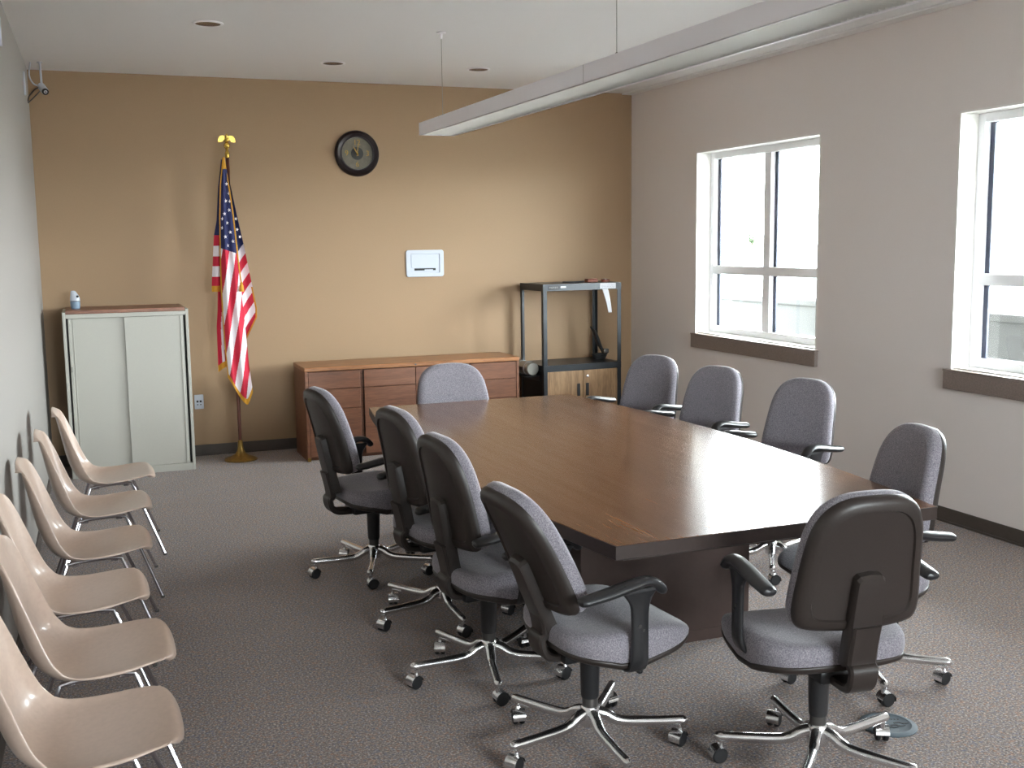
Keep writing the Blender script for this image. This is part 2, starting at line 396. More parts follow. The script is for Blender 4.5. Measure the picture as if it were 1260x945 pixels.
def make_office_chair():
    r = empty('office_chair', (0, 0, 0))
    # five-star base
    MB().lathe([(0.020, 0.072), (0.034, 0.075), (0.037, 0.10), (0.033, 0.135), (0.028, 0.142)], 24).build('hub', 'aluminium', r)
    for k in range(5):
        a = 2 * PI * k / 5
        R = Matrix.Rotation(a, 4, 'Z')
        p = catmull([(0.012, 0, 0.122), (0.05, 0, 0.112), (0.085, 0, 0.092), (0.13, 0, 0.084), (0.22, 0, 0.084), (0.315, 0, 0.086)], 5)
        leg = MB().tube([R @ q for q in p], [0.019] * 12 + [0.0175] * 7 + [0.0165] * 7, 14, roundcap=True).build('base_leg', 'aluminium', r)
        m = MB()
        ca = a + (0.9, 2.4, 0.3, 1.9, 4.0)[k]
        c = R @ Vector((0.305, 0, 0))
        off = Vector((math.cos(ca), math.sin(ca), 0)) * 0.012
        T = Matrix.Translation(c + off) @ Matrix.Rotation(ca, 4, 'Z')
        w = MB()
        for sgn in (-1, 1):
            y0, y1 = (0.004, 0.021) if sgn > 0 else (-0.021, -0.004)
            w.lathe([(0.004, -y0), (0.022, -y0), (0.0265, -y0 - (y1 - y0) * .25), (0.0265, -y0 - (y1 - y0) * .75), (0.022, -y1), (0.004, -y1)], 20, (0, 0, 0.0265), 'Y')
        m.mi = 0; m.add(w.bm, T); w.bm.free()
        m.mi = 1
        hd = MB()
        ring0, ring1 = [], []
        for q in range(13):
            an = math.radians(-15 + 190 * q / 12); ring0.append((0.0285 * math.cos(an), -0.0225, 0.0265 + 0.0285 * math.sin(an))); ring1.append((0.0285 * math.cos(an), 0.0225, 0.0265 + 0.0285 * math.sin(an)))
        hd.rings([ring0, ring1], False, False, True, False)
        m.add(hd.bm, T); hd.bm.free()
        m.tube([c + Vector((0, 0, 0.05)), c + Vector((0, 0, 0.075))], 0.008, 10)
        m.build('caster', ['black_rubber', 'aluminium'], leg)
    MB().lathe([(0.026, 0.13), (0.0265, 0.178), (0.024, 0.18)], 24).build('column_collar', 'collar', r)
    MB().lathe([(0.029, 0.172), (0.031, 0.18), (0.034, 0.30), (0.036, 0.355), (0.02, 0.36)], 24).build('gas_column', 'black_plastic', r)
    # seat
    def seat_plan(sc, N=56):
        pts = []
        for k in range(N):
            a = 2 * PI * k / N; cx, sx = math.cos(a), math.sin(a)
            e = 2 / 4.2
            x = 0.262 * math.copysign(abs(cx) ** e, cx); y = 0.235 * math.copysign(abs(sx) ** e, sx)
            x *= 1 - 0.10 * max(0, -y / 0.235) ** 2 - 0.07 * max(0, y / 0.235) ** 3
            pts.append((x * sc, y * sc * 0.985 + 0.054))
        return pts
    def zb(x, y): return 0.388 + 0.03 * max(0, (y - 0.08) / 0.17) ** 1.5 + 0.022 * max(0, (-y - .02) / 0.2) - 0.016 * math.exp(-((y - 0.02) / 0.08) ** 2)
    def zt(x, y): return 0.472 - 0.03 * max(0, (y - 0.1) / 0.155) ** 2 - 0.010 * math.exp(-((y + 0.06) / 0.1) ** 2) * (1 - (x / 0.24) ** 2) + 0.008 * (x / 0.24) ** 2
    rg = []
    for sc, f in ((0.93, 0.0), (0.985, 0.0), (1.0, 0.18), (1.004, 0.45), (0.995, 0.68), (0.965, 0.87), (0.91, 0.97), (0.80, 1.0), (0.6, 1.0), (0.38, 1.0), (0.16, 1.0)):
        rg.append([(x, y, zb(x, y) + (zt(x, y) - zb(x, y)) * f) for x, y in seat_plan(sc)])
    MB().rings(rg).build('seat_cushion', 'fabric', r, auto=60)
    rg = []
    for sc, dz in ((0.99, 0.004), (1.003, -0.002), (0.985, -0.014), (0.88, -0.026), (0.6, -0.034), (0.3, -0.034)):
        rg.append([(x, y, zb(x, y) + dz) for x, y in seat_plan(sc)])
    MB().rings(rg).build('seat_shell', 'brown_plastic', r, auto=60)
    MB().box(-0.07, 0.07, -0.13, 0.11, 0.325, 0.372, 0.012).build('tilt_mechanism', 'black_plastic', r)
    MB().tube([(0.05, 0.04, 0.345), (0.17, 0.05, 0.345), (0.235, 0.05, 0.338)], [0.006, 0.006, 0.011], 8, roundcap=True).build('lever', 'black_plastic', r)
    # backrest: upholstered front, plastic shell behind
    rg = []
    for g, d in ((-0.002, -0.004), (0.0, 0.0), (0.003, 0.012), (0.001, 0.030), (-0.010, 0.044), (-0.035, 0.050), (-0.09, 0.052), (-0.15, 0.052)):
        rg.append([back_pt(x, s, d) for x, s in back_outline(grow=g)])
    back = MB().rings(rg).build('backrest', 'fabric', r, auto=60)
    rg = []
    for g, d in ((-0.003, -0.001), (0.001, -0.003), (0.001, -0.012), (-0.006, -0.026), (-0.020, -0.034), (-0.040, -0.036), (-0.044, -0.029), (-0.048, -0.029), (-0.10, -0.031), (-0.16, -0.031)):
        rg.append([back_pt(x, s, d) for x, s in back_outline(grow=g)])
    MB().rings(rg).build('back_shell', 'brown_plastic', back, auto=40)
    # spine cover and the J-shaped upright
    rg = []
    for d, sc in ((-0.024, 1.0), (-0.052, 0.97), (-0.062, 0.86), (-0.063, 0.6)):
        ring = []
        for k in range(40):
            pass
        pts = [(-0.058, -0.11), (0.058, -0.11), (0.055, 0.06), (0.051, 0.15), (0.049, 0.178), (0.038, 0.189), (0.0, 0.194), (-0.038, 0.189), (-0.049, 0.178), (-0.051, 0.15), (-0.055, 0.06)]
        for x, s in pts:
            ring.append(back_pt(x * sc * 0.98, 0.065 + (s - 0.065) * (0.5 + sc * 0.5), d))
        rg.append(ring)
    MB().rings(rg).build('spine_cover', 'brown_plastic', r, auto=30)
    P = catmull([back_pt(0, 0.07, -0.048), back_pt(0, -0.05, -0.046), (0, -0.252, 0.415), (0, -0.243, 0.372), (0, -0.215, 0.349), (0, -0.16, 0.342), (0, -0.06, 0.342)], 6)
    rg = []
    for i, q in enumerate(P):
        t = (P[min(i + 1, len(P) - 1)] - P[max(i - 1, 0)]).normalized(); nn = Vector((0, -t.z, t.y)) * 0.014
        hw = 0.047 - 0.012 * max(0, (i / len(P) - 0.5)) * 2
        rg.append([q + nn * d + Vector((x * hw, 0, 0)) for x, d in ((-1, .5), (-1, -.5), (-.85, -1), (.85, -1), (1, -.5), (1, .5), (.85, 1), (-.85, 1))])
    MB().rings(rg).build('back_upright', 'brown_plastic', r, auto=40)
    # armrests
    for s in (-1, 1):
        X = 0.275 * s
        # post: flat plate, wide at the top, that bends in under the seat
        rows = [(0.10 * s, 0.372, 0.028), (0.21 * s, 0.376, 0.030), (0.255 * s, 0.388, 0.032), (0.272 * s, 0.415, 0.032), (0.276 * s, 0.45, 0.030), (0.276 * s, 0.55, 0.030), (0.276 * s, 0.60, 0.034), (0.274 * s, 0.632, 0.052), (0.272 * s, 0.652, 0.072)]
        rows = catmull([(a, b, c) for a, b, c in rows], 4)
        rg = []
        for i, q in enumerate(rows):
            q2 = rows[min(i + 1, len(rows) - 1)]; q1 = rows[max(i - 1, 0)]
            tx, tz = q2.x - q1.x, q2.y - q1.y; l = math.hypot(tx, tz) or 1
            nx, nz = tz / l * 0.009, -tx / l * 0.009
            hw = q.z; yc = 0.025
            sec = [(-hw + .006, 1), (-hw, 0.4), (-hw, -0.4), (-hw + .006, -1), (hw - .006, -1), (hw, -0.4), (hw, 0.4), (hw - .006, 1)]
            rg.append([Vector((q.x + nx * d, yc + y, q.y + nz * d)) for y, d in sec])
        post = MB().rings(rg).build('arm_post', 'black_plastic', r, auto=50)
        MB().lathe([(0.007, 0.0), (0.006, 0.003)], 12, (X + 0.009 * s if s > 0 else X - 0.012, 0.02, 0.535), 'X').lathe([(0.005, 0.0), (0.004, 0.003)], 12, (X + 0.009 * s if s > 0 else X - 0.012, 0.034, 0.52), 'X').build('adjuster_bolt', 'collar', post)
        pp = catmull([(X, -0.175, 0.640), (X, -0.10, 0.650), (X, 0.0, 0.668), (X, 0.045, 0.674), (X, 0.080, 0.665), (X, 0.104, 0.642)], 6)
        n = len(pp); rr = [0.026 + 0.006 * math.sin(PI * min(1, i / (n * 0.55))) * 0.6 for i in range(n)]
        MB().tube(pp, rr, 16, flat=(1.0, 0.62), roundcap=True).build('arm_pad', 'black_plastic', r)
    return r
OFFICE_GROUP = 'grey office chairs around the conference table'
proto = make_office_chair()
# x, y, heading (deg), base phase (deg), back recline scale, label
# x, y, heading, base phase (deg), extra recline (deg), back shift forward, back lift, back width, armrest height change, label
OFFICE = [
    (1.327, 5.444, 8, 36, 1, 0.01, 0.065, 1, -0.022, 'office chair on the left of the table farthest from the camera, both armrests showing'),
    (1.446, 4.642, 9, 52, -2, 0.045, 0.06, 1, -0.02, 'second office chair from the far end on the left side of the table'),
    (1.407, 3.920, 6, 40, -2, 0.065, 0.055, 1, -0.02, 'third office chair from the far end on the left side of the table'),
    (1.509, 3.204, 4, 50, 11, 0.055, 0.035, 1, -0.03, 'office chair pulled up at the near left corner of the table, armrest toward the camera'),
    (2.128, 2.792, 83, 9, -2, 0.0, 0.04, 1, 0.022, 'office chair at the near end of the table with its dark back to the camera'),
    (2.750, 3.350, 175, 30, -1, 0.04, 0.05, 0.88, -0.035, 'grey office chair at the near right corner of the table, tucked under its edge'),
    (3.25, 4.68, 197, 20, 0, 0.0, 0.04, 1, 0.0, 'grey office chair on the window side between the two windows, third from the far end'),
    (3.15, 5.375, 199, 11, 0, 0.0, 0.04, 1, 0.02, 'grey office chair on the window side, second from the far end'),
    (3.13, 6.06, 204, 44, 0, 0.0, 0.04, 1, 0.02, 'grey office chair on the window side nearest the black cart'),
    (2.06, 6.105, 270, 25, 0, 0.0, 0.035, 1.13, -0.025, 'grey office chair at the far end of the table before the wooden credenza'),
]
def kind_of(o): return o.name.split('.')[0]
def pose(root, ph, recline, dy, dz, wide, arm):
    R = Matrix.Translation((0, -0.19 + dy, 0.45 + dz)) @ Matrix.Diagonal((wide, 1, 1, 1)) @ Matrix.Rotation(math.radians(recline), 4, 'X') @ Matrix.Translation((0, 0.19, -0.45))
    for ch in root.children:
        k = kind_of(ch)
        if k == 'base_leg': ch.rotation_euler = (0, 0, ph)
        elif k in ('backrest', 'spine_cover'): ch.matrix_basis = R
        elif k == 'back_upright': ch.location = (0, dy, 0)
        elif k in ('arm_post', 'arm_pad'): ch.location = (0, 0, arm)
for i, (x, y, h, ph, rec, dy, dz, wd, arm, lab) in enumerate(OFFICE):
    o = proto if i == 0 else copy_tree(proto)
    o.location = (x, y, 0); o.rotation_euler = (0, 0, math.radians(h - 90))
    tag(o, lab, 'chair', OFFICE_GROUP)
    pose(o, math.radians(ph - h + 90), rec, dy, dz, wd, arm)

# ------------------------------------------------------------------ fibreglass side chairs along the left wall
def make_shell_chair():
    r = empty('shell_chair', (0, 0, 0))
    prof = [  # y, z, half width, side lift (toward +y in the back, +z in the seat)
        (0.244, 0.404, 0.160, 0.000, 0.000), (0.238, 0.426, 0.184, 0.000, 0.000), (0.210, 0.440, 0.205, 0.000, 0.000),
        (0.130, 0.434, 0.222, 0.000, 0.004), (0.040, 0.420, 0.231, 0.004, 0.012), (-0.050, 0.410, 0.235, 0.018, 0.024),
        (-0.115, 0.414, 0.234, 0.038, 0.036), (-0.160, 0.438, 0.230, 0.056, 0.040), (-0.190, 0.488, 0.222, 0.066, 0.032),
        (-0.212, 0.560, 0.212, 0.066, 0.018), (-0.228, 0.640, 0.203, 0.056, 0.008), (-0.242, 0.715, 0.192, 0.044, 0.000),
        (-0.254, 0.775, 0.172, 0.030, -0.006), (-0.263, 0.806, 0.146, 0.018, -0.012), (-0.276, 0.819, 0.118, 0.006, -0.016)]
    rows = []
    A = catmull([(p[0], p[1], p[2]) for p in prof], 4); B = catmull([(p[3], p[4], 0) for p in prof], 4)
    NU = 28
    def fn(u, v):
        t = v * (len(A) - 1); i = min(int(t), len(A) - 2); f = t - i
        a = A[i].lerp(A[i + 1], f); b = B[i].lerp(B[i + 1], f)
        s = u * 2 - 1; q = abs(s)
        e = q ** 2.2
        x = math.sin(s * PI / 2 * 0.97) / math.sin(PI / 2 * 0.97) * a.z if q < 1 else math.copysign(a.z, s)
        # rolled-out rim
        rim = max(0, (q - 0.86) / 0.14) ** 2 * min(1, max(0, (v - 0.12) / 0.12))
        y = a.x + b.x * e; z = a.y + b.y * e
        if v < 0.24:
            y -= 0.055 * q ** 2.6 * (1 - v / 0.24)
        if v < 0.14: z += 0.030 * q ** 3 * (1 - v / 0.14)
        z -= 0.013 * (1 - q * q) * max(0, 1 - ((v - 0.3) / 0.17) ** 2)
        z -= 0.012 * rim if v < 0.45 else 0
        y -= 0.006 * rim if v >= 0.45 else 0
        if v > 0.9: z -= 0.02 * q ** 3 * (v - 0.9) / 0.1
        return Vector((x, y, z))
    sh = MB().grid(fn, NU, 56).build('seat_shell', 'shell', r, auto=0)
    md = sh.modifiers.new('thickness', 'SOLIDIFY'); md.thickness = 0.007; md.offset = 0
    ss = sh.modifiers.new('smooth', 'SUBSURF'); ss.levels = 1; ss.render_levels = 1
    for sx in (-1, 1):
        for (p, q) in (((0.150 * sx, 0.115, 0.392), (0.272 * sx, 0.262, 0.004)), ((0.150 * sx, -0.10, 0.384), (0.262 * sx, -0.235, 0.004))):
            lg = MB().tube([p, q], 0.0078, 10).build('leg', 'chrome', r)
            MB().lathe([(0.009, 0.0), (0.010, 0.004), (0.009, 0.012)], 12, (q[0], q[1], 0)).build('glide', 'collar', lg)
        MB().tube(catmull([(0.150 * sx, 0.115, 0.392), (0.147 * sx, 0.06, 0.397), (0.147 * sx, -0.05, 0.392), (0.150 * sx, -0.10, 0.384)], 4), 0.0085, 10).build('side_rail', 'chrome', r)
    for y, z in ((0.085, 0.385), (-0.07, 0.379)):
        MB().box(-0.15, 0.15, y - 0.014, y + 0.014, z - 0.004, z + 0.004, 0.002).build('cross_bar', 'chrome', r)
    for sx in (-1, 1):
        MB().tube([(0.12 * sx, 0.085, 0.388), (0.05 * sx, 0.0, 0.384), (0.12 * sx, -0.07, 0.382)], 0.006, 8).build('brace', 'chrome', r)
        MB().lathe([(0.024, 0.384), (0.024, 0.404), (0.012, 0.41)], 16, (0.10 * sx, 0.06, 0.0)).build('shock_mount', 'black_rubber', r)
    return r
SHELL_GROUP = 'taupe fibreglass chairs along the left wall'
sp = make_shell_chair()
SHELLS = [
    (0.066, 6.47, 0, 'taupe fibreglass shell chair farthest along the left wall, in front of the cream cabinet'),
    (0.006, 5.70, 0, 'second taupe fibreglass shell chair from the cream cabinet'),
    (-0.035, 4.95, 0, 'third taupe fibreglass shell chair from the cream cabinet'),
    (-0.085, 4.25, 0, 'fourth taupe fibreglass shell chair from the cream cabinet, tucked behind two nearer ones'),
    (-0.040, 3.60, 0, 'second nearest taupe fibreglass shell chair on the left wall'),
    (-0.066, 2.99, 0, 'nearest taupe fibreglass shell chair in the lower left corner'),
]
for i, (x, y, h, lab) in enumerate(SHELLS):
    o = sp if i == 0 else copy_tree(sp)
    o.location = (x, y, 0); o.rotation_euler = (0, 0, math.radians(h - 90)); tag(o, lab, 'chair', SHELL_GROUP)

# ------------------------------------------------------------------ cream cabinet with sliding doors
def cabinet():
    x0, x1, y0, y1, h = -0.165, 0.712, 8.540, 9.06, 1.24
    W = x1 - x0; D = y1 - y0
    c = empty('storage_cabinet', (x0, y0, 0), label='cream metal storage cabinet with two sliding doors and a wooden top', cat='cabinet')
    b = MB()
    b.box(0, 0.022, 0, D, 0, h - 0.012, 0.003); b.box(W - 0.022, W, 0, D, 0, h - 0.012, 0.003)
    b.box(0.022, W - 0.022, 0.0, D, h - 0.058, h - 0.028, 0.002); b.box(0.022, W - 0.022, 0.0, D, 0, 0.055, 0.002)
    b.box(0.022, W - 0.022, D - 0.02, D, 0.055, h - 0.058)
    b.build('cabinet_body', 'cream_metal', c)
    MB().box(0.024, W - 0.024, 0.05, D - 0.02, 0.055, h - 0.058).build('interior', 'dark_gap', c)
    MB().box(0.023, W - 0.023, 0.004, D - 0.003, h - 0.028, h, 0.003).build('cabinet_top', 'cab_top', c)
    d1 = MB().box(0.036, 0.47, 0.024, 0.038, 0.056, h - 0.06, 0.003).box(0.036, 0.056, 0.018, 0.026, 0.056, h - 0.06, 0.003).box(0.066, 0.072, 0.020, 0.026, 0.056, h - 0.06, 0.002).build('sliding_door', 'cream_metal', c)
    MB().box(0.040, 0.052, 0.008, 0.02, 0.79, 0.83, 0.003).build('door_pull', 'silver', d1)
    d2 = MB().box(0.42, W - 0.038, 0.006, 0.020, 0.056, h - 0.06, 0.003).box(W - 0.064, W - 0.050, 0.002, 0.008, 0.056, h - 0.06, 0.003).build('sliding_door', 'cream_metal', c)
cabinet()
def bottle():
    t = empty('air_freshener', (-0.072, 8.75, 1.2405), label='small white and blue-grey air freshener on top of the cream cabinet', cat='air freshener')
    MB().lathe([(0.026, 0), (0.031, 0.004), (0.034, 0.03), (0.034, 0.055)], 24).build('base', 'blue_grey', t)
    MB().lathe([(0.030, 0.055), (0.030, 0.060)], 24).build('gap_ring', 'dark_gap', t)
    m = MB(); rs = []
    for z, r, dx in ((0.059, 0.035, 0), (0.078, 0.034, 0), (0.098, 0.029, -0.002), (0.115, 0.023, -0.006), (0.128, 0.018, -0.009), (0.134, 0.011, -0.011)):
        rs.append([(dx + r * math.cos(2 * PI * k / 24), r * 0.8 * math.sin(2 * PI * k / 24), z) for k in range(24)])
    cap = m.rings(rs).build('cap', 'white_plastic', t)
    MB().lathe([(0.009, -0.026), (0.009, -0.033)], 16, (0.018, -0.052 + 0.0, 0.092), 'Y').build('vent_opening', 'dark_gap', cap, loc=(0, 0.0, 0))
bottle()

# ------------------------------------------------------------------ flag on its stand
def flag():
    FX, FY = 1.08, 8.78
    t = empty('flag', (FX, FY, 0), label='American flag with gold fringe on a dark pole in a brass stand', cat='flag')
    MB().lathe([(0.128, 0), (0.130, 0.008), (0.118, 0.018), (0.075, 0.032), (0.042, 0.05), (0.028, 0.075), (0.022, 0.11), (0.020, 0.155), (0.016, 0.16)], 40).build('base', 'brass', t)
    MB().lathe([(0.0135, 0.12), (0.0135, 2.38), (0.010, 2.385)], 20).build('pole', 'pole_wood', t)
    # eagle finial
    fin = MB().lathe([(0.014, 2.36), (0.017, 2.37), (0.017, 2.40), (0.011, 2.41), (0.011, 2.425), (0.022, 2.44), (0.025, 2.452), (0.02, 2.466), (0.008, 2.474)], 24).build('finial', 'gold', t)
    e = MB()
    e.tube(catmull([(0, 0.004, 2.468), (0, 0, 2.49), (0, -0.004, 2.512), (0, -0.010, 2.532)], 4), [0.006, 0.010, 0.014, 0.017, 0.018, 0.018, 0.017, 0.015, 0.013, 0.012, 0.012, 0.011, 0.009], 14, roundcap=True)
    e.tube([(0, -0.014, 2.536), (0, -0.026, 2.532)], [0.006, 0.002], 8)
    for s in (-1, 1):
        poly = [(0.010 * s, 2.522), (0.030 * s, 2.528), (0.050 * s, 2.523), (0.062 * s, 2.504), (0.066 * s, 2.472), (0.055 * s, 2.484), (0.050 * s, 2.470), (0.042 * s, 2.486), (0.034 * s, 2.476), (0.026 * s, 2.494), (0.012 * s, 2.492)]
        e.prism(poly, -0.003, 0.005, 'Y')
    e.build('eagle', 'gold', fin)
    # cloth: three hanging folds, described in a flag-plane chart (u right, v down), 1 unit = 6.27 mm
    K = 0.00627
    def wx(X): return (X - 288.0) * K
    def wz(Y): return 2.355 - (Y - 195.0) * K * 1.003
    def interp(tab, Y):
        if Y <= tab[0][0]: return tab[0][1]
        for (a, b), (c, d) in zip(tab, tab[1:]):
            if Y <= c: return b + (d - b) * (Y - a) / (c - a)
        return tab[-1][1]
    FR, RED, WHT, BLU = 3, 0, 1, 2
    def cloth(name, left, right, ytop, ybot, depth, colour, nu, nv, slant=0.0, ycurve=None, parent=None):
        def fn(u, v):
            Yb = ybot(u) if callable(ybot) else ybot
            Y = ytop + (Yb - ytop) * v
            X = interp(left, Y) + (interp(right, Y) - interp(left, Y)) * u
            return Vector((wx(X), depth(u, (Y - 195) / 300.0), wz(Y)))
        def mf(u, v):
            Yb = ybot(u) if callable(ybot) else ybot
            Y = ytop + (Yb - ytop) * v
            l, r_ = interp(left, Y), interp(right, Y); X = l + (r_ - l) * u
            return colour(X, Y, X - l, r_ - X, Yb - Y)
        return MB().grid(fn, nu, nv, mf).build(name, ['flag_red', 'flag_white', 'flag_blue', 'fringe'], parent or t, auto=0)
    # back left fold, upper
    def cl(X, Y, a, b, c):
        if c < 7: return FR
        return RED if int((Y - 288) // 12.6) % 2 == 0 and Y > 288 else (WHT if Y > 288 else BLU)
    cloth('flag_fold', [(196, 281), (230, 276), (270, 272.5), (288, 268.5), (352, 262.5), (358, 262.5)], [(196, 284), (230, 280), (290, 279), (358, 279)], 196, 357,
          lambda u, v: 0.035 + 0.02 * math.sin(u * 5 + v * 6) * min(1, v * 3), cl, 24, 200)
    # back left fold, lower
    def cl2(X, Y, a, b, c):
        if c < 8: return FR
        if a < 5.5: return RED
        if a < 8.6: return WHT
        return RED
    cloth('flag_fold', [(345, 270), (380, 268), (400, 266), (456, 265.5)], [(345, 280), (380, 279), (424, 282), (456, 284)], 345, lambda u: 457 - 11 * u,
          lambda u, v: 0.006 + 0.028 * math.sin(u * 4.2 + 0.3), cl2, 28, 150)
    # right fold
    def cr(X, Y, a, b, c):
        if b < 1.6 and Y > 352: return FR
        q = Y + 1.5 * (X - 300)
        if q < 302: return BLU
        return WHT if int((q - 302) // 14.6) % 2 == 0 else RED
    cloth('flag_fold', [(200, 283), (215, 286), (260, 289), (300, 291), (340, 293), (380, 296), (418, 299)], [(200, 284.5), (215, 287.5), (264, 296), (302, 303), (333, 308), (379, 315.5), (390, 315), (418, 300.5)], 200, 418,
          lambda u, v: -0.012 + 0.030 * math.sin(u * 3.4 - 0.4) * min(1, v * 3) - 0.012 * u, cr, 44, 320)
    # centre fold
    def cc(X, Y, a, b, c):
        if a < 1.3 or c < 7: return FR
        edge = 304 + (X - 275.4) * 0.36
        if Y < edge: return BLU if Y > 208 + 0 * X else FR
        q = X + 0.2 * (Y - 400)
        if Y > 440: q += 0.0
        return WHT if int((q - 282) // 8.1) % 2 == 0 else RED
    cf = cloth('flag_fold', [(194, 281.5), (201, 280.5), (226, 277), (264, 274.6), (307, 273.2), (353, 272.4), (400, 273.0), (430, 274), (466, 276), (500, 279)],
          [(194, 284), (216, 287), (252, 290), (292, 292.5), (328, 295.5), (360, 297.5), (400, 300), (450, 302.5), (480, 305.5), (500, 306)], 194, lambda u: 464 + 34 * math.sin(min(1, u / 0.72) * PI / 2) ** 1.2 - 14 * max(0, (u - 0.72) / 0.28) ** 1.5,
          lambda u, v: -0.035 - 0.036 * math.sin(u * PI) * min(1, v * 2 + .1) + 0.016 * math.sin(u * 13 + v * 3) * min(1, v * 2.2), cc, 70, 420)
    # stars on the blue part
    st = MB()
    def star(X, Y, r, d, tilt=0.15):
        cx, cz = wx(X), wz(Y); vs = []
        for k in range(10):
            a = PI / 2 + tilt + k * PI / 5; q = r if k % 2 == 0 else r * 0.4
            vs.append((cx + q * math.cos(a) * 0.85, cz + q * math.sin(a)))
        st.prism(vs, d - 0.0015, d, 'Y')
    L = [(194, 281.5), (201, 280.5), (226, 277), (264, 274.6), (307, 273.2)]; Rr = [(194, 284), (216, 287), (252, 290), (292, 292.5), (328, 295.5)]
    for X, Y in ((284.8, 226), (287.2, 237.5), (282.8, 246.4), (286.3, 257.5), (280.4, 262), (283.2, 273), (277.3, 279), (286.3, 284.3), (280.0, 289.8), (289, 295.5), (282.6, 300.5), (287.6, 247), (277.9, 268)):
        l, r_ = interp(L, Y), interp(Rr, Y); u = (X - l) / (r_ - l); v = (Y - 195) / 300
        d = -0.035 - 0.036 * math.sin(u * PI) * min(1, v * 2 + .1) + 0.016 * math.sin(u * 13 + v * 3) * min(1, v * 2.2)
        star(X, Y, 0.0165, d - 0.003)
    for X, Y in ((294.5, 268), (295.5, 281), (298.5, 290)):
        star(X, Y, 0.0150, -0.020, -0.2)
    st.build('stars', 'flag_white', cf, auto=0)
    cord = MB().tube(catmull([(wx(285), -0.03, wz(208)), (wx(289.5), -0.06, wz(252)), (wx(292.2), -0.075, wz(292)), (wx(294.8), -0.075, wz(330)), (wx(296.5), -0.07, wz(346))], 5), 0.0055, 8).build('cord', 'fringe', t)
    MB().lathe([(0.006, 0.0), (0.012, -0.012), (0.010, -0.022), (0.016, -0.03), (0.020, -0.075), (0.006, -0.076)], 16, (wx(296.6), -0.07, wz(345))).build('tassel', 'fringe', cord)
flag()

# ------------------------------------------------------------------ wall things
def clock():
    c = empty('wall_clock', (2.166, YB, 2.433), label='round dark bronze wall clock with gold numerals on the tan wall', cat='clock')
    MB().lathe([(0.186, 0.001), (0.188, 0.012), (0.180, 0.030), (0.166, 0.040), (0.152, 0.034), (0.142, 0.030), (0.138, 0.034), (0.132, 0.034), (0.130, 0.020), (0.130, 0.012)], 64, axis='Y', cap1=False).build('frame', 'clock_frame', c)
    MB().lathe([(0.132, 0.012), (0.132, 0.018)], 64, axis='Y').build('dial', 'clock_face', c)
    MB().lathe([(0.052, 0.018), (0.052, 0.0195)], 48, axis='Y').build('dial_centre', 'clock_center', c)
    for txt, x, z in (('12', 0, 0.088), ('3', 0.088, 0), ('6', 0, -0.088), ('9', -0.088, 0)):
        cu = bpy.data.curves.new('numeral', 'FONT'); cu.body = txt; cu.size = 0.062; cu.align_x = 'CENTER'; cu.align_y = 'CENTER'; cu.extrude = 0.001
        tmp = bpy.data.objects.new('numeral_curve', cu); COL.objects.link(tmp)
        bpy.context.view_layer.update()
        me = bpy.data.meshes.new_from_object(tmp.evaluated_get(bpy.context.evaluated_depsgraph_get()))
        bpy.data.objects.remove(tmp); me.materials.clear(); me.materials.append(M['brass'])
        o = bpy.data.objects.new('numeral', me); COL.objects.link(o); o.parent = c
        o.location = (x, -0.0195, z); o.rotation_euler = (PI / 2, 0, 0)
    def hand(name, ang, L, w, y):
        s, k = math.sin(ang), math.cos(ang)
        m = MB(); poly = [(-w * .5, -0.022), (w * .5, -0.022), (w, L * 0.55), (0, L), (-w, L * 0.55)]
        m.prism([(a * k + b * s, -a * s + b * k) for a, b in poly], y, y - 0.002, 'Y'); m.build(name, 'brass', c)
    hand('hour_hand', math.radians(-29), 0.070, 0.005, -0.022)
    hand('minute_hand', math.radians(8), 0.098, 0.004, -0.025)
    MB().lathe([(0.008, 0.02), (0.008, 0.028), (0.004, 0.03)], 20, axis='Y').build('hand_pin', 'gold', c)
clock()
def wall_box():
    c = empty('wall_box', (2.733, YB, 1.518), label='white recessed connection box on the tan wall above the credenza', cat='wall box')
    def ringz(w, h, r, d): return [(x, -d, z) for x, z in rrect(w, h, r)]
    MB().rings([ringz(.336, .229, .022, 0.0), ringz(.336, .229, .022, .008), ringz(.330, .223, .020, .012), ringz(.262, .166, .010, .012), ringz(.256, .160, .008, .003)], True, True, True).build('frame', 'white_plastic', c)
    MB().box(-0.122, 0.122, -0.009, -0.003, -0.036, 0.074, 0.002).build('cover', 'white_plastic', c)
    MB().box(-0.095, 0.095, -0.0065, -0.003, -0.060, -0.042, 0.001).build('slot', 'dark_gap', c)
    MB().box(-0.005, 0.07, -0.008, -0.006, -0.066, -0.052, 0.001).build('connector', 'white_plastic', c)
wall_box()
def outlet():
    c = empty('wall_outlet', (0.807, YB, 0.442), label='white wall outlet plate between the cream cabinet and the flag', cat='outlet')
    MB().rings([[(x, 0, z) for x, z in rrect(.072, .116, .006)], [(x, -.005, z) for x, z in rrect(.072, .116, .006)], [(x, -.007, z) for x, z in rrect(.066, .11, .005)]]).build('plate', 'white_plastic', c)
    for x in (-.012, .012):
        MB().box(x - .008, x + .008, -0.0085, -0.006, -0.004, 0.012, 0.002).build('socket', 'dark_gap', c)
        MB().box(x - .006, x + .006, -0.0085, -0.006, -0.026, -0.018, 0.002).build('socket', 'collar', c)
outlet()
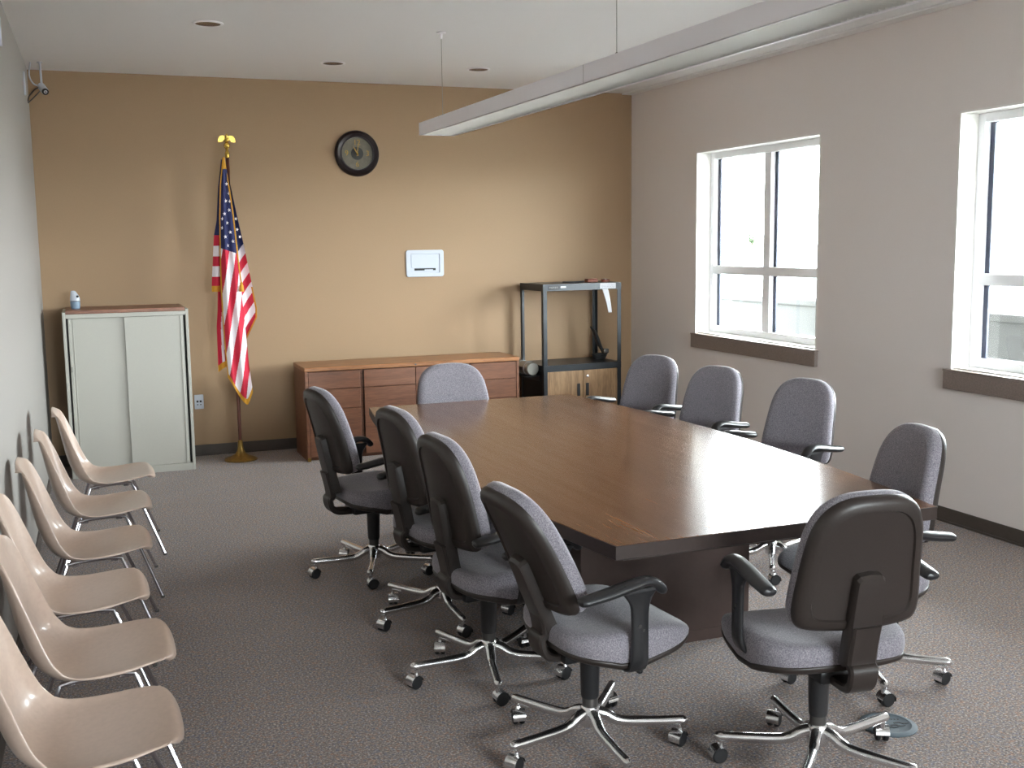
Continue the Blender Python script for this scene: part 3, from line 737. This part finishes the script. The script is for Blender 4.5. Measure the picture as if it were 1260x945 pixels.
def cctv():
    c = empty('security_camera', (-0.205, 8.70, H), label='small security camera hanging from the ceiling in the left back corner', cat='camera')
    MB().tube([(0, 0, 0), (0.004, 0, -0.17)], 0.008, 10).lathe([(0.02, 0.0), (0.02, -0.006)], 20).build('drop_rod', 'white_plastic', c)
    b = MB().tube([(0.0, 0.03, -0.165), (0.022, -0.045, -0.205)], 0.026, 18, roundcap=True).build('camera_body', 'white_plastic', c)
    MB().tube([(0.0185, -0.034, -0.199), (0.0275, -0.064, -0.215)], [0.021, 0.023], 18).build('lens_ring', 'black_rubber', b)
    MB().tube([(0.0275, -0.064, -0.215), (0.0285, -0.0665, -0.2165)], 0.008, 14).build('lens', 'chrome', b)
    MB().tube(catmull([(0, 0.03, -0.165), (-0.05, 0.02, -0.15), (-0.075, 0.02, -0.09), (-0.062, 0.02, 0.0)], 6), 0.0055, 8).build('cable', 'white_plastic', c)
    MB().tube(catmull([(0, 0.02, -0.17), (-0.04, 0.0, -0.19), (-0.085, 0.04, -0.235), (-0.095, 0.06, -0.27)], 6), 0.0045, 8).build('cable', 'collar', c)
    MB().tube(catmull([(0.0, 0.0, -0.19), (-0.03, 0.0, -0.225), (-0.095, 0.06, -0.28)], 6), 0.004, 8).build('cable', 'collar', c)
cctv()
for y, z0, z1, lab in ((8.45, 2.74, 2.90, 'white cable cover on the left wall just before the security camera'), (6.30, 2.715, 2.86, 'white cable cover on the left wall nearer the camera, at the frame edge')):
    tag(MB().box(xl(y), xl(y) + 0.014, y - 0.012, y + 0.012, z0, z1, 0.004).build('cable_cover', 'white_plastic'), lab, 'cable cover')

# ------------------------------------------------------------------ credenza
def credenza():
    x0, x1, y0, y1, h = 1.548, 3.345, 8.457, 8.93, 0.742
    c = empty('credenza', (x0, y0, 0), label='long reddish-brown wooden credenza with drawers against the tan wall', cat='credenza')
    W, D = x1 - x0, y1 - y0
    MB().box(0, W, -0.004, D, h - 0.034, h, 0.006).build('credenza_top', 'credenza_top', c)
    b = MB().box(0.004, 0.028, 0, D, 0, h - 0.034, 0.002).box(W - 0.028, W - 0.004, 0, D, 0, h - 0.034, 0.002).box(0.028, W - 0.028, D - 0.02, D, 0.03, h - 0.034)
    b.box(0.028, W - 0.028, 0.05, D - .02, 0.0, 0.05)
    for x in (0.455, 0.897, 1.355): b.box(x - 0.012, x + 0.012, 0.02, D - .02, 0.05, h - 0.034)
    b.build('carcass', 'credenza', c)
    MB().box(0.03, W - 0.03, 0.022, 0.03, 0.05, h - 0.036).build('shadow_gap', 'dark_gap', c)
    def front(name, xa, xb, za, zb): MB().box(xa, xb, 0.002, 0.021, za, zb, 0.003).build(name, 'credenza', c)
    g = 0.003
    for xa, xb in ((0.030, 0.442), (1.368, W - 0.030)):
        for za, zb in ((0.03, 0.405), (0.408, 0.562), (0.565, 0.703)): front('drawer', xa, xb, za, zb)
    for xa, xb in ((0.472, 0.895), (0.899, 1.342)):
        front('drawer', xa, xb, 0.565, 0.703); front('door', xa, xb, 0.03, 0.562)
    MB().lathe([(0.008, 0.0), (0.008, 0.004)], 16, (0.897, -0.002, h - 0.018), 'Y').build('lock', 'collar', c)
    MB().box(0.004, 0.030, -0.006, -0.002 + .006, 0.0, 0.03, 0.002).build('foot_cap', 'brass', c)
credenza()

# ------------------------------------------------------------------ black steel cart
def cart():
    c = empty('equipment_cart', (3.60, 8.54, 0), math.radians(3), label='tall black steel equipment cart with an oak-door cabinet in the corner', cat='cart')
    W, D, T = 0.755, 0.46, 1.33
    p = 0.036
    for x, y in ((0, 0), (W - p, 0), (0, D - p), (W - p, D - p)):
        m = MB()
        sx = 1 if x == 0 else -1; sy = 1 if y == 0 else -1
        X0 = x if sx > 0 else x + p; Y0 = y if sy > 0 else y + p
        m.box(min(X0, X0 + sx * p), max(X0, X0 + sx * p), min(Y0, Y0 + sy * .004), max(Y0, Y0 + sy * .004), 0.08, T)
        m.box(min(X0, X0 + sx * .004), max(X0, X0 + sx * .004), min(Y0, Y0 + sy * p), max(Y0, Y0 + sy * p), 0.08, T)
        post = m.build('post', 'cart', c)
        MB().lathe([(0.012, -0.014), (0.034, -0.014), (0.036, 0.0), (0.034, 0.014), (0.012, 0.014)], 20, (x + p / 2, y + p / 2, 0.036), 'Y').tube([(x + p / 2, y + p / 2, 0.06), (x + p / 2, y + p / 2, 0.085)], 0.01, 10).build('caster', 'black_rubber', post)
    def tray(name, z, h):
        MB().box(0.002, W - .002, 0.002, D - .002, z + h - 0.004, z + h).box(0.002, W - .002, -0.002, 0.004, z, z + h).box(0.002, W - .002, D - 0.004, D + .002, z, z + h).box(-0.002, 0.004, 0, D, z, z + h).box(W - 0.004, W + .002, 0, D, z, z + h).build(name, 'cart', c)
    tray('top_shelf', T - 0.056, 0.058)
    tray('middle_shelf', 0.585, 0.054)
    MB().box(-0.135, 0.0, 0.07, 0.40, 0.545, 0.549).box(-0.003, 0.0, 0.07, 0.40, 0.50, 0.549).build('side_bracket', 'cart', c)
    b = MB().box(0.006, 0.016, 0.006, D - .006, 0.10, 0.585).box(W - 0.016, W - .006, 0.006, D - .006, 0.10, 0.585).box(0.016, W - .016, D - 0.016, D - .006, 0.10, 0.585).box(0.016, W - .016, 0.02, D - .016, 0.10, 0.115)
    b.build('cabinet_body', 'cart_black', c)
    for i, (xa, xb) in enumerate(((0.037, W / 2 - 0.002), (W / 2 + 0.002, W - 0.037))):
        d = MB().box(xa, xb, 0.002, 0.018, 0.118, 0.583, 0.002).build('door', 'cab_wood', c)
        xh = (W / 2 - 0.058) if i == 0 else (W / 2 + 0.028)
        MB().box(xh, xh + 0.030, -0.003, 0.003, 0.36, 0.47, 0.003).build('recessed_handle', 'cart_black', d)
        if i == 1: MB().lathe([(0.012, -0.002), (0.012, 0.008), (0.006, 0.010)], 18, (W / 2 + 0.042, 0, 0.53), 'Y').build('lock', 'chrome', d)
    l = MB().box(0.045, 0.155, -0.0045, -0.002, T - 0.046, T - 0.008).build('maker_plate', 'cart_black', c)
    mk = MB()
    for k in range(5): mk.box(0.058 + k * 0.017, 0.069 + k * 0.017, -0.0052, -0.0044, T - 0.032 - 0.003 * (k % 2), T - 0.020)
    mk.build('plate_lettering', 'collar', l)
    MB().box(0.165, 0.215, -0.0045, -0.002, T - 0.032, T - 0.018).build('small_label', 'paper', c)
    pl = MB().box(0.545, 0.70, -0.0045, -0.002, T - 0.05, T - 0.002).build('paper_label', 'paper', c)
    ln = MB(); rnd = random.Random(5)
    for z in (T - 0.018, T - 0.030, T - 0.040):
        x = 0.56
        while x < 0.68:
            w = rnd.uniform(0.006, 0.016); ln.box(x, x + w, -0.0052, -0.0044, z - 0.004, z); x += w + 0.005
    ln.build('label_lines', 'ink', pl)
    return c
cart()
CA = Matrix.Translation((3.60, 8.54, 0)) @ Matrix.Rotation(math.radians(3), 4, 'Z')
def on_cart(x, y, z): return CA @ Vector((x, y, z))
def cart_things():
    # silver roll lying along the cart's left edge
    p = on_cart(-0.058, 0.06, 0.62)
    t = empty('silver_roll', on_cart(-0.068, 0.085, 0.6105), math.radians(3), label='silver grey cylindrical roll at the left side of the black cart, next to the credenza', cat='roll')
    MB().tube([(0, 0.0, 0), (0, 0.31, 0)], 0.058, 28).build('body', 'silver', t)
    MB().tube([(0, -0.012, 0), (0, 0.0, 0)], [0.05, 0.060], 28).build('end_cap', 'silver', t)
    for y in (0.05, 0.18): MB().tube([(0, y, 0), (0, y + 0.01, 0)], 0.060, 28).build('band', 'white_plastic', t)
    MB().box(-0.0595, -0.050, 0.07, 0.17, -0.014, 0.014, 0.003).build('slot', 'dark_gap', t)
    # dark shape leaning at the right of the middle shelf
    b = on_cart(0.645, 0.22, 0.6395)
    t = empty('black_cable_bundle', b, 0, label='dark cable bundle leaning on the right of the cart middle shelf', cat='cable bundle')
    MB().tube(catmull([(-0.045, 0.06, 0.29), (-0.01, 0.05, 0.24), (0.025, 0.03, 0.14), (0.06, 0.0, 0.05)], 6), [0.012, 0.014, 0.018, 0.024, 0.030, 0.036, 0.041, 0.045, 0.048, 0.049, 0.048, 0.046, 0.043, 0.040, 0.037, 0.034, 0.032, 0.03, 0.028], 12, flat=(0.9, 0.45), roundcap=True).build('bundle', 'black_rubber', t)
    m = MB()
    for k in range(4):
        r = 0.038 + 0.005 * k
        m.tube([(r * math.cos(a / 20 * 2 * PI) * 1.3 + 0.02, r * math.sin(a / 20 * 2 * PI) * .7 + 0.01, 0.009 + 0.013 * k) for a in range(20)], 0.008, 8)
    m.build('coil', 'black_rubber', t)
    MB().box(0.035, 0.085, -0.055, -0.015, 0.058, 0.10, 0.008).build('connector', 'collar', t)
    # things on the top shelf
    z = 1.332
    t = empty('red_brown_case', on_cart(0.555, 0.16, z + 0.001), 0, label='small red-brown case on top of the black cart', cat='case')
    MB().box(-0.055, 0.045, -0.03, 0.04, 0, 0.020, 0.005).build('case_body', 'red_brown', t); MB().box(-0.055, 0.045, -0.03, 0.04, 0.020, 0.030, 0.004).build('lid', 'red_brown', t)
    t = empty('tape_dispenser', on_cart(0.675, 0.14, z + 0.001), 0, label='small brown and silver tape roll on top of the black cart, beside the red-brown case', cat='tape')
    MB().lathe([(0.022, 0), (0.038, 0), (0.038, 0.022), (0.022, 0.022), (0.022, 0)], 28, cap0=False, cap1=False).build('tape', 'red_brown', t); MB().lathe([(0.018, 0), (0.0225, 0), (0.0225, 0.027), (0.018, 0.027), (0.018, 0)], 24, cap0=False, cap1=False).build('core', 'silver', t)
    tag(MB().tube(catmull([on_cart(0.26, 0.14, z + .0085), on_cart(0.34, 0.11, z + .0085), on_cart(0.43, 0.14, z + .0085), on_cart(0.48, 0.17, z + .0085)], 6), 0.007, 8, roundcap=True).build('black_cable', 'black_rubber'), 'short black cable lying on top of the black cart', 'cable')
    # white strip of paper hanging from the front rail
    def fn(u, v): return on_cart(0.592 + 0.048 * v * 1.0 + (u - 0.5) * (0.056 - 0.022 * v), -0.0075 - 0.012 * math.sin(v * 3), T_ - 0.052 - 0.205 * v)
    T_ = 1.33
    o = MB().grid(fn, 6, 16).build('paper_strip', 'paper', auto=0)
    md = o.modifiers.new('thickness', 'SOLIDIFY'); md.thickness = 0.001
    tag(o, 'curled white paper strip hanging from the top front rail of the black cart', 'paper')
cart_things()

# ------------------------------------------------------------------ ceiling fittings
def pendant():
    c = empty('pendant_light', (2.18, 6.915, 2.38), math.radians(0.55), label='long white suspended linear light with a louvred underside', cat='light')
    L = 6.6; w = 0.12; h = 0.078
    m = MB()
    m.box(-w, -w + 0.012, -L, 0, 0, h, 0.002); m.box(w - 0.012, w, -L, 0, 0, h, 0.002)
    m.box(-w + .012, w - .012, -0.012, 0, 0, h, 0.002); m.box(-w + .012, w - .012, -L, -L + .012, 0, h, 0.002)
    m.box(-w + .012, w - .012, -L + .012, -0.012, h - 0.006, h - 0.001)
    m.box(w - 0.022, w - 0.002, -L, 0, 0, 0.003); m.box(-w + 0.002, -w + 0.016, -L, 0, 0, 0.003)
    m.build('housing', 'fix_white', c)
    for k in range(1, 3):
        MB().box(-w - 0.0006, -w + .001, -2.445 * k - 0.001, -2.445 * k + 0.001, 0.0, h).build('joint', 'silver', c)
    lv = MB()
    for s in (-1, 1):
        lv.grid(lambda u, v, s=s: Vector((s * (w - 0.013 - 0.07 * v ** 1.6), -0.013 - u * (L - 0.026), 0.004 + 0.062 * v)), 2, 8)
    n = int(L / 0.03)
    for k in range(n):
        y = -0.025 - k * 0.03
        lv.box(-w + 0.013, w - 0.013, y - 0.0008, y + 0.0008, 0.004, 0.030)
    lv.build('louver', 'louver', c)
    for y in (-0.13, -2.53, -5.0):
        cb = MB().tube([(0, y, h - .002), (0, y, H - 2.38 - 0.004)], 0.0018, 6).build('suspension_cable', 'silver', c)
        MB().lathe([(0.03, 0), (0.03, -0.008), (0.008, -0.012), (0.006, -0.04)], 20, (0, y, H - 2.38)).build('ceiling_cup', 'fix_white', cb)
        MB().lathe([(0.007, h - .002), (0.007, h + 0.04), (0.003, h + .045)], 12, (0, y, 0)).build('cable_gripper', 'collar', cb)
pendant()
for i, (x, y, lab) in enumerate(((0.774, 6.92, 'recessed chrome downlight nearest the camera, at the left of the ceiling'), (1.785, 8.14, 'recessed chrome downlight in the ceiling above the wall clock'), (2.90, 8.11, 'recessed chrome downlight in the ceiling left of the suspended light'))):
    c = empty('downlight', (x, y, H), label=lab, cat='light', group='recessed downlights')
    MB().lathe([(0.074, -0.001), (0.090, -0.001), (0.090, -0.006), (0.074, -0.008), (0.074, -0.001)], 40, cap0=False, cap1=False).build('trim_ring', 'fix_white', c)
    MB().lathe([(0.074, -0.006), (0.066, -0.0035), (0.04, -0.0022), (0.02, -0.0018)], 40, cap0=False).build('reflector', 'reflector', c)

# ------------------------------------------------------------------ floor outlet cover
def disc():
    c = empty('floor_outlet_cover', (2.535, 2.935, 0), math.radians(-12), label='round grey-blue floor outlet cover beside the near chair base', cat='outlet cover')
    MB().lathe([(0.098, 0.0), (0.098, 0.003), (0.090, 0.007), (0.078, 0.008), (0.075, 0.006), (0.02, 0.006)], 48).build('cover_plate', 'disc', c)
    for k, (x, y) in enumerate(((0.03, -0.028), (0.0, -0.035), (0.05, -0.012))):
        MB().prism([(x - .03, y + .014), (x - .008, y + .016), (x + .004, y + .004), (x + .022, y + .006), (x + .02, y), (x, y - .004), (x - .012, y + .008), (x - .03, y + .007)], 0.006, 0.0078).build('flap_slot', 'disc_dark', c)
    for k in range(5):
        MB().box(0.002 + 0.011 * k, 0.009 + 0.011 * k, 0.030 - 0.002 * k, 0.036 - 0.002 * k, 0.006, 0.0074, 0.001).build('raised_mark', 'disc_dark', c)
disc()

# ------------------------------------------------------------------ daylight
w = bpy.data.worlds.new('overcast_sky'); scene.world = w; w.use_nodes = True
bg = w.node_tree.nodes['Background']; bg.inputs[0].default_value = (0.92, 0.95, 1.0, 1); bg.inputs[1].default_value = SKY
for (lx, ly, lz, sx, sy, rz) in [(XR + 0.26, (a + b) / 2, (SILL + WTOP) / 2, b - a, WTOP - SILL, PI / 2) for a, b in WINS] + [((FILL_WIN[0] + FILL_WIN[1]) / 2, YF - 0.26, (FILL_WIN[2] + FILL_WIN[3]) / 2, FILL_WIN[1] - FILL_WIN[0], FILL_WIN[3] - FILL_WIN[2], 0)]:
    l = bpy.data.lights.new('window_portal', 'AREA'); l.shape = 'RECTANGLE'; l.size = sx; l.size_y = sy
    l.cycles.is_portal = True
    o = bpy.data.objects.new('window_portal', l); COL.objects.link(o)
    o.location = (lx, ly, lz); o.rotation_euler = (PI / 2, 0, rz)

# ------------------------------------------------------------------ camera
f, yaw, pitch, roll = 1348.37, 0.3696174, -0.1298802, -0.0126801
d = Vector((math.sin(yaw) * math.cos(pitch), math.cos(yaw) * math.cos(pitch), math.sin(pitch)))
rt = Vector((math.cos(yaw), -math.sin(yaw), 0)); up = rt.cross(d)
c, s = math.cos(roll), math.sin(roll)
rt, up = c * rt + s * up, -s * rt + c * up
cam = bpy.data.cameras.new('camera'); co = bpy.data.objects.new('camera', cam); COL.objects.link(co)
cam.sensor_width = 36; cam.lens = f * 36 / 1260; cam.clip_end = 500; cam.clip_start = 0.02
mw = Matrix((rt, up, -d)).transposed().to_4x4(); mw.translation = (0, 0, 1.70); co.matrix_world = mw
scene.camera = co
vs = scene.view_settings; vs.view_transform = 'Standard'; vs.look = 'None'; vs.exposure = EXPOSURE; vs.gamma = 1; vs.use_curve_mapping = False
scene.cycles.use_denoising = True
scene.cycles.denoising_prefilter = 'NONE'
scene.cycles.denoising_input_passes = 'RGB_ALBEDO_NORMAL'
scene.cycles.max_bounces = 12; scene.cycles.diffuse_bounces = 8; scene.cycles.transparent_max_bounces = 12
scene.cycles.sample_clamp_indirect = 12
